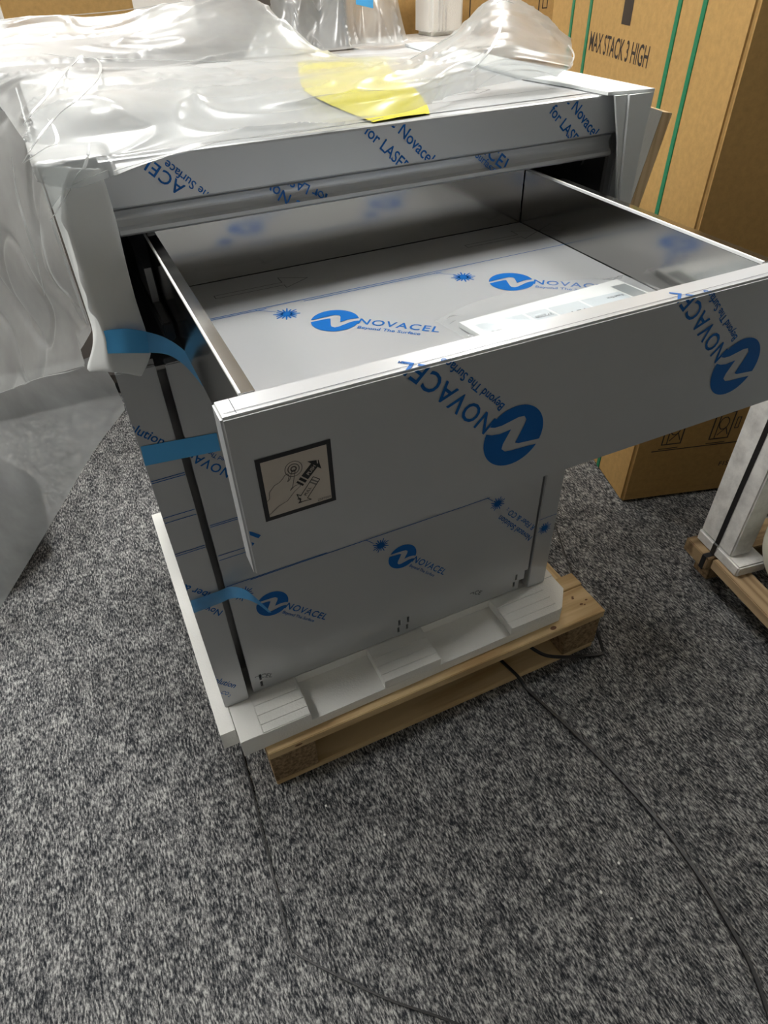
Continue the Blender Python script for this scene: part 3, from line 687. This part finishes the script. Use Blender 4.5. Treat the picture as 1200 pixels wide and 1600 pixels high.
t3 = sheet('blue_tape', [[(x, y - (0.0012 if i < 2 else 0), z) for i, (x, y, z) in enumerate(r)] for r in TAPE3], 'tape_blue_clear', 8, m_=3)
tag(t3, 'blue tape strip near the foot of the post with a lifted curling end', 'tape')

# ================================================================== plastic cover
WF = [(0.89, 0.731), (0.931, 0.729), (0.962, 0.727), (0.995, 0.730), (1.034, 0.735), (1.074, 0.739), (1.096, 0.745), (1.121, 0.749), (1.2, 0.752)]
def wrap_front(z):
    for (z0, y0), (z1, y1) in zip(WF, WF[1:]):
        if z <= z1: return y0 + (y1 - y0) * max(0.0, z - z0) / (z1 - z0)
    return WF[-1][1]
def over_wrap(gap):
    """move a point of the plastic straight out of the wrapped cabinet corner"""
    def f(p):
        xl = -0.0100 - 0.019 * min(1.0, max(0.0, (0.948 - p.z) / 0.02)) - gap; zt_ = 1.1275 + gap; yf_ = wrap_front(p.z) - 0.005 - gap
        if p.x > xl and p.x < 0.055 and p.y > yf_ and p.y < 1.42 and 0.885 < p.z < zt_:
            c = Vector((0.055, max(p.y, yf_ + 0.08), min(p.z, 1.085))); d = p - c; t = []
            if d.x < -1e-5: t.append((xl - c.x) / d.x)
            if d.y < -1e-5: t.append((yf_ - c.y) / d.y)
            if d.z > 1e-5: t.append((zt_ - c.z) / d.z)
            if t: p = c + d * max(1.0, min(t))
        return p
    return f
tp = sheet('plastic_cover', TOP, 'plastic_film', 22, 0.008, (5, 14, 10), m_=30, lift=lambda p: 1.124 if p.y > 0.784 and -0.01 < p.x < 0.75 and p.y < 1.41 else -1, push=over_wrap(0.003))
tag(tp, 'crumpled clear plastic cover heaped on top of the steel cabinet', 'plastic sheet')
for f in FOLDS_TOP[:10]: ribbon('fold_edge', f, 0.0034, 0.0007, 'plastic_film', tp, n=8, taper=True, push=over_wrap(0.0045))
bk2 = sheet('plastic_cover', BACK, 'plastic_film', 20, 0.010, (20, 10, 4), seed=4, crease=1.2, lift=lambda p: 1.1245 if p.y < 1.415 else -1)
tag(bk2, 'clear plastic bunched upright behind the cabinet top, in front of dark carton', 'plastic sheet')
b = bmesh.new()
b.faces.new([b.verts.new(p) for p in ((0.594, 1.385, 1.187), (0.630, 1.390, 1.179), (0.637, 1.402, 1.235), (0.601, 1.398, 1.240))]); b.normal_update()
bmesh.ops.solidify(b, geom=b.faces[:], thickness=0.0006)
tag(obj('blue_tape', b, 'tape_blue'), 'scrap of blue tape stuck high on the bunched plastic', 'tape')
sd = sheet('plastic_cover', SIDE, 'plastic_film', 24, 0.009, (9, 7, 5), seed=9, crease=1.2, push=over_wrap(0.0))
tag(sd, 'wrinkled clear plastic sheet hanging down over the white foam wrap', 'plastic sheet')
for f in FOLDS_SIDE[:3]: ribbon('fold_edge', f, 0.0026, 0.0007, 'plastic_film', sd, n=8, taper=True, push=over_wrap(0.002))
lw = sheet('plastic_cover', LOW, 'plastic_film', 14, 0.005, (4, 4, 3), seed=15, zmin=0.003, crease=0.4)
tag(lw, 'smooth milky plastic sheet hanging low above the carpet beside the cabinet', 'plastic sheet')

# ================================================================== big carton with green straps
CX, CY = 1.234, 1.06
ang = math.atan2(0.961, 0.276) - math.pi / 2        # local +y runs along the lit face, local +x along the shaded face
ct = thing('cardboard_carton', 'tall brown cardboard carton with green straps and MAX STACK 3 HIGH print', 'carton', (CX, CY, 0), ang)
CW, CL, CH = 0.72, 1.02, 1.75
box('body', 0, CW, 0, CL, 0.002, CH, 'cardboard', ct, 0.008, local=True, seg=3)
P_CL = (lambda u, v: (0, u, v), (-1, 0, 0)); P_CR = (lambda u, v: (u, 0, v), (0, -1, 0))
def cprint(name, b, plane, m='carton_print', off=0.0005, clip=None):
    f, n = plane
    if clip:
        pass
    for v in b.verts: v.co = Vector(f(v.co.x, v.co.y)) + Vector(n) * off
    return obj(name, b, m, ct, local=True)
for u in (0.171, 0.269, 0.731, 0.853):
    b = bm_box(-0.0025, 0.0, u - 0.0075, u + 0.0075, 0.01, CH); bm_box(-0.0025, CW, u - 0.0075, u + 0.0075, CH, CH + 0.0025, bm=b)
    obj('strap', b, 'strap_green', ct, local=True)
def mirror_u(b, u0):
    for v in b.verts: v.co.x = u0 - v.co.x
    return b
cprint('printed_text', mirror_u(bm_text('MAX STACK 3 HIGH', (0, 1.030), 0, length=0.345, tall=1.55), 0.708), P_CL)
cprint('printed_arrow', bm_poly([(0.485, 1.100), (0.535, 1.100), (0.535, 1.30), (0.575, 1.30), (0.51, 1.38), (0.445, 1.30), (0.485, 1.30)]), P_CL)
cprint('printed_line', bm_poly([(0.05, 0.1765), (0.46, 0.1765), (0.46, 0.180), (0.05, 0.180)]), P_CR)
def icon(x, z, k):
    b = bm_line([(x, z), (x + .055, z), (x + .055, z + .085), (x, z + .085)], 0.004, closed=True)
    bm_line([(x + .014, z), (x + .014, z + .085)], 0.003, b)
    bm_line([(x + .03 + .014 * math.cos(i * math.tau / 10), z + .05 + .02 * math.sin(i * math.tau / 10)) for i in range(10)], 0.003, b, True)
    bm_line([(x + .02, z + .012), (x + .04, z + .035), (x + .05, z + .012)], 0.003, b)
    bm_line([(x - .005, z - .014), (x + .05, z - .014)], 0.003, b)
    if k: bm_line([(x + .066, z + .03), (x + .076, z + .03), (x + .076, z + .065), (x + .066, z + .065)], 0.003, b, True)
    else: bm_line([(x + .05, z + .08), (x + .08, z + .10)], 0.004, b)
    return b
cprint('printed_icon', icon(0.075, 0.198, 0), P_CR); cprint('printed_icon', icon(0.215, 0.198, 1), P_CR); cprint('printed_icon', icon(0.355, 0.198, 1), P_CR)
cprint('printed_text', bm_text('FISHER & PAYKEL', (0.275, 0.098), 0, length=0.20, space=1.2), P_CR)
cprint('flap_seam', bm_poly([(0.0, 0.030), (CW, 0.030), (CW, 0.032), (0.0, 0.032)]), P_CR, 'cardboard_brown')

# ================================================================== cartons further back
def carton(x0, x1, y0, y1, h, label, m='cardboard_brown'):
    c = thing('cardboard_carton', label, 'carton', ((x0 + x1) / 2, (y0 + y1) / 2, 0))
    box('body', x0, x1, y0, y1, 0.002, h, m, c, 0.006)
    return c
c1 = carton(0.99, 1.505, 2.62, 3.2, 1.7, 'dark brown cardboard carton with black lettering behind the cabinet', 'cardboard')
text(PY(2.62), c1, 'FISHER & PAYKEL', (1.375, 1.030), 0, 0.24, (1.0, 1.50, 0.5, 1.6), 'carton_print', space=1.2)
text(PY(2.62), c1, 'REFRIGERATOR', (1.365, 1.075), 0, 0.24, (1.0, 1.50, 0.5, 1.6), 'carton_print')
c2 = carton(1.515, 2.05, 2.60, 3.2, 1.7, 'light cardboard carton with thin vertical lines behind the strapped carton', 'cardboard')
for x in (1.565, 1.645, 1.868): line(PY(2.60), c2, [(x, 0.6), (x, 1.6)], 0.005, None, 'carton_print')
line(PY(2.60), c2, [(1.59, 1.0), (1.60, 1.04), (1.61, 1.00), (1.62, 1.05), (1.60, 0.97)], 0.006, None, 'carton_print', True, 'printed_symbol')
line(PY(2.60), c2, [(1.885, 1.055), (1.905, 1.055), (1.905, 1.085), (1.885, 1.085)], 0.004, None, 'carton_print', True, 'printed_symbol')
c3 = carton(0.02, 0.44, 3.0, 3.5, 1.55, 'golden brown carton standing behind the dark appliance', 'cardboard')

# dark appliance seen through the plastic
da = thing('wrapped_appliance', 'dark taupe metal appliance seen through the hanging plastic', 'appliance', (-0.19, 2.65, 0))
box('body', -1.0, 0.62, 2.38, 2.95, 0.06, 1.02, 'taupe_metal', da, 0.006)
box('worktop', -1.01, 0.63, 2.36, 2.96, 1.02, 1.05, 'taupe_metal', da, 0.004)
for i in range(3):
    box('door', -0.985 + i * 0.535, -0.46 + i * 0.535, 2.365, 2.38, 0.10, 1.0, 'taupe_metal', da, 0.003)
    box('handle', -0.92 + i * 0.535, -0.53 + i * 0.535, 2.335, 2.35, 0.94, 0.955, 'rail_metal', da, 0.004)
box('plinth', -0.98, 0.60, 2.42, 2.93, 0.0, 0.06, 'black_plastic', da)
td = thing('tall_dark_cabinet', 'tall dark metal cabinet standing behind the bunched plastic', 'cabinet', (0.80, 2.6, 0))
box('body', 0.64, 0.965, 2.32, 2.95, 0.05, 1.30, 'taupe_metal', td, 0.006)
box('door', 0.65, 0.955, 2.302, 2.32, 0.08, 1.28, 'taupe_metal', td, 0.004)
box('handle', 0.93, 0.942, 2.28, 2.302, 0.7, 1.0, 'rail_metal', td, 0.003)
box('plinth', 0.66, 0.95, 2.35, 2.93, 0.0, 0.05, 'black_plastic', td)
# dark rounded shape of unknown kind behind the milky sheet
b = bmesh.new(); bmesh.ops.create_icosphere(b, subdivisions=4, radius=1)
for v in b.verts:
    n = noise.noise(v.co * 2.2) * 0.12
    v.co = Vector((-0.50 + v.co.x * 0.21 * (1 + n), 1.66 + v.co.y * 0.20 * (1 + n), max(0.001, 0.13 + v.co.z * 0.18 * (1 + n))))
tag(obj('dark_shape', b, 'black_plastic', smooth=True), 'dark rounded shape on the carpet behind the milky plastic sheet', 'bag')
# white foam packing behind the cover
fp = thing('foam_packed_appliance', 'white appliance packed in ribbed foam in front of the dark carton', 'packed appliance', (1.2, 2.3, 0))
box('body', 0.99, 1.45, 2.12, 2.55, 0.002, 0.975, 'polystyrene_old', fp, 0.01)
box('top_cap', 0.98, 1.46, 2.11, 2.56, 0.975, 1.015, 'polystyrene_old', fp, 0.008)
fc = thing('foam_corner_piece', 'ribbed white foam corner block standing on the packed appliance', 'packing foam', (1.375, 2.48, 1.015))
box('body', 1.305, 1.435, 2.42, 2.54, 1.016, 1.20, 'polystyrene', fc, 0.012)
for x in (1.335, 1.348, 1.361): box('rib', x, x + 0.005, 2.4165, 2.4205, 1.03, 1.19, 'polystyrene_old', fc, 0.001)

# leaning plank and foam board beside the carton
lb = thing('leaning_board', 'pine batten with white foam strip leaning beside the green-strapped carton', 'board', (0.93, 0.97, 0.0))
b = bmesh.new()
def slab_from(P, Q, d):
    b = bmesh.new(); vs0 = [b.verts.new(Vector(p)) for p in (P[0], P[1], Q[1], Q[0])]; vs1 = [b.verts.new(Vector(p) + Vector(d)) for p in (P[0], P[1], Q[1], Q[0])]
    b.faces.new(vs0); b.faces.new(vs1[::-1])
    for i in range(4): b.faces.new((vs0[i], vs0[(i + 1) % 4], vs1[(i + 1) % 4], vs1[i]))
    bmesh.ops.recalc_face_normals(b, faces=b.faces[:]); return b
# top edge points and foot points on the floor
T0, T1 = (0.954, 0.95, 1.046), (0.981, 0.955, 1.041)
B0 = (0.775, 0.957, 0.1295); B1 = (0.802, 0.962, 0.1295)
obj('batten', slab_from((T0, T1), (B0, B1), (0.015, 0.10, 0)), 'pine_z', lb)
obj('foam_strip', slab_from(((0.922, 0.951, 1.056), (0.9535, 0.95, 1.047)), ((0.753, 0.961, 0.1765), (0.7838, 0.96, 0.1765)), (0.012, 0.08, 0)), 'polystyrene', lb)

# ================================================================== packed unit on the right
PVX, PVY, PVA = 1.177, 0.70, math.radians(-8.6)
def rbox(name, x0, x1, y0, y1, z0, z1, m, parent, bev=0.0):
    return box(name, x0 - PVX, x1 - PVX, y0 - PVY, y1 - PVY, z0, z1, m, parent, bev, local=True)
def rpt(x, y, z):
    dx, dy = x - PVX, y - PVY
    return (PVX + dx * math.cos(PVA) - dy * math.sin(PVA), PVY + dx * math.sin(PVA) + dy * math.cos(PVA), z)
rp = thing('wooden_skid', 'narrow weathered wooden skid under the foam post and strapped appliance', 'pallet', (PVX, PVY, 0), PVA)
rbox('rail', 1.177, 1.235, 0.02, 0.695, 0.090, 0.118, 'old_pine_y', rp, 0.002)
rbox('end_board', 1.166, 1.80, 0.70, 0.782, 0.080, 0.118, 'old_pine_x', rp, 0.002)
rbox('rail', 1.70, 1.77, 0.02, 0.695, 0.090, 0.118, 'old_pine_y', rp, 0.002)
for x0 in (1.22, 1.70):
    for y0 in (0.03, 0.728): rbox('foot', x0, x0 + 0.05, y0, y0 + 0.05, 0.0005, 0.0895 if y0 < 0.5 else 0.0795, 'chipboard_block', rp)
fpst = thing('foam_corner_post', 'tall white polystyrene corner post on the wooden skid', 'packing foam', (PVX, PVY, 0), PVA)
rbox('post', 1.189, 1.246, 0.664, 0.772, 0.150, 1.0, 'polystyrene_old', fpst, 0.004)
rbox('post_return', 1.246, 1.262, 0.68, 0.772, 0.150, 1.0, 'polystyrene_old', fpst, 0.003)
rbox('foot', 1.186, 1.268, 0.628, 0.774, 0.1185, 0.150, 'polystyrene_old', fpst, 0.004)
pk = thing('appliance_with_round_door', 'grey appliance with a domed cream round door beside the foam post', 'appliance', (PVX, PVY, 0), PVA)
rbox('body', 1.287, 1.75, 0.04, 0.655, 0.1185, 0.95, 'grey_panel', pk, 0.006)
b = bmesh.new(); bmesh.ops.create_uvsphere(b, u_segments=40, v_segments=20, radius=1, matrix=Matrix.Rotation(math.pi / 2, 4, 'Y'))
for v in b.verts: v.co = Vector((1.285 + v.co.x * 0.11 - PVX, 0.512 + v.co.y * 0.150 - PVY, 0.252 + v.co.z * 0.130))
obj('round_door', b, 'cream_plastic', pk, smooth=True, local=True)
tag(ribbon('packing_strap', [rpt(*p) for p in ((1.205, 0.712, 0.0790), (1.1651, 0.712, 0.0790), (1.1651, 0.712, 0.1195), (1.1850, 0.712, 0.1195), (1.1850, 0.712, 0.1508), (1.1881, 0.712, 0.1530), (1.1881, 0.711, 0.30), (1.1881, 0.708, 0.60), (1.1881, 0.704, 0.98))], 0.013, 0.0010, 'strap_black', n=1, side=(0.1495, 0.989, 0)), 'black packing strap running up the white foam post', 'strap')

# ================================================================== straps and cords on the carpet
tag(ribbon('black_strap', [(0.02, 0.86, 0.003), (0.003, 0.776, 0.003), (-0.001, 0.70, 0.003), (-0.006, 0.633, 0.003), (-0.0145, 0.50, 0.003), (-0.021, 0.415, 0.003), (-0.012, 0.385, 0.003), (0.04, 0.325, 0.003), (0.10, 0.262, 0.003), (0.17, 0.200, 0.003), (0.25, 0.12, 0.003)], 0.0035, 0.003, 'strap_black'), 'thin black strap on the carpet coming from under the polystyrene corner', 'strap')
tag(ribbon('black_cable', [(0.585, 0.80, 0.0235), (0.600, 0.735, 0.0232), (0.609, 0.692, 0.0232), (0.6145, 0.672, 0.0185), (0.620, 0.652, 0.0045), (0.626, 0.620, 0.004), (0.649, 0.509, 0.004), (0.668, 0.39, 0.004), (0.676, 0.276, 0.004), (0.671, 0.18, 0.004), (0.659, 0.107, 0.004), (0.645, 0.05, 0.004), (0.617, -0.012, 0.004), (0.58, -0.1, 0.004)], 0.006, 0.005, 'strap_black'), 'black cable trailing across the open carpet from under the pallet', 'cable')
tag(ribbon('black_strap', [(0.64, 0.70, 0.095), (0.672, 0.672, 0.070), (0.72, 0.664, 0.042), (0.775, 0.664, 0.012), (0.828, 0.650, 0.006), (0.838, 0.662, 0.014), (0.842, 0.690, 0.035), (0.842, 0.72, 0.06)], 0.006, 0.005, 'strap_black'), 'black strap looped loosely round the pallet corner block', 'strap')
tag(ribbon('black_strap', [(1.02, 1.10, 0.003), (0.994, 1.044, 0.003), (0.955, 0.955, 0.003), (0.927, 0.884, 0.003), (0.895, 0.82, 0.003), (0.86, 0.78, 0.003)], 0.004, 0.002, 'strap_black'), 'thin black strap on the carpet between pallet and carton', 'strap')
random.seed(5)
for px, py in ((1.27, 0.47), (1.235, 0.40), (1.29, 0.41), (0.43, 0.30), (0.50, 0.245), (0.20, 0.50), (0.56, 0.27), (0.97, 1.02), (0.52, 0.19), (0.12, 0.60)):
    b = bmesh.new(); bmesh.ops.create_icosphere(b, subdivisions=1, radius=0.0028)
    for v in b.verts: v.co = Vector((px + v.co.x * random.uniform(.6, 1.3), py + v.co.y * random.uniform(.6, 1.3), 0.0025 + v.co.z * 0.8))
    tag(obj('foam_crumb', b, 'polystyrene'), 'tiny white foam crumb lying on the grey carpet', 'crumb', 'foam crumbs on the carpet')
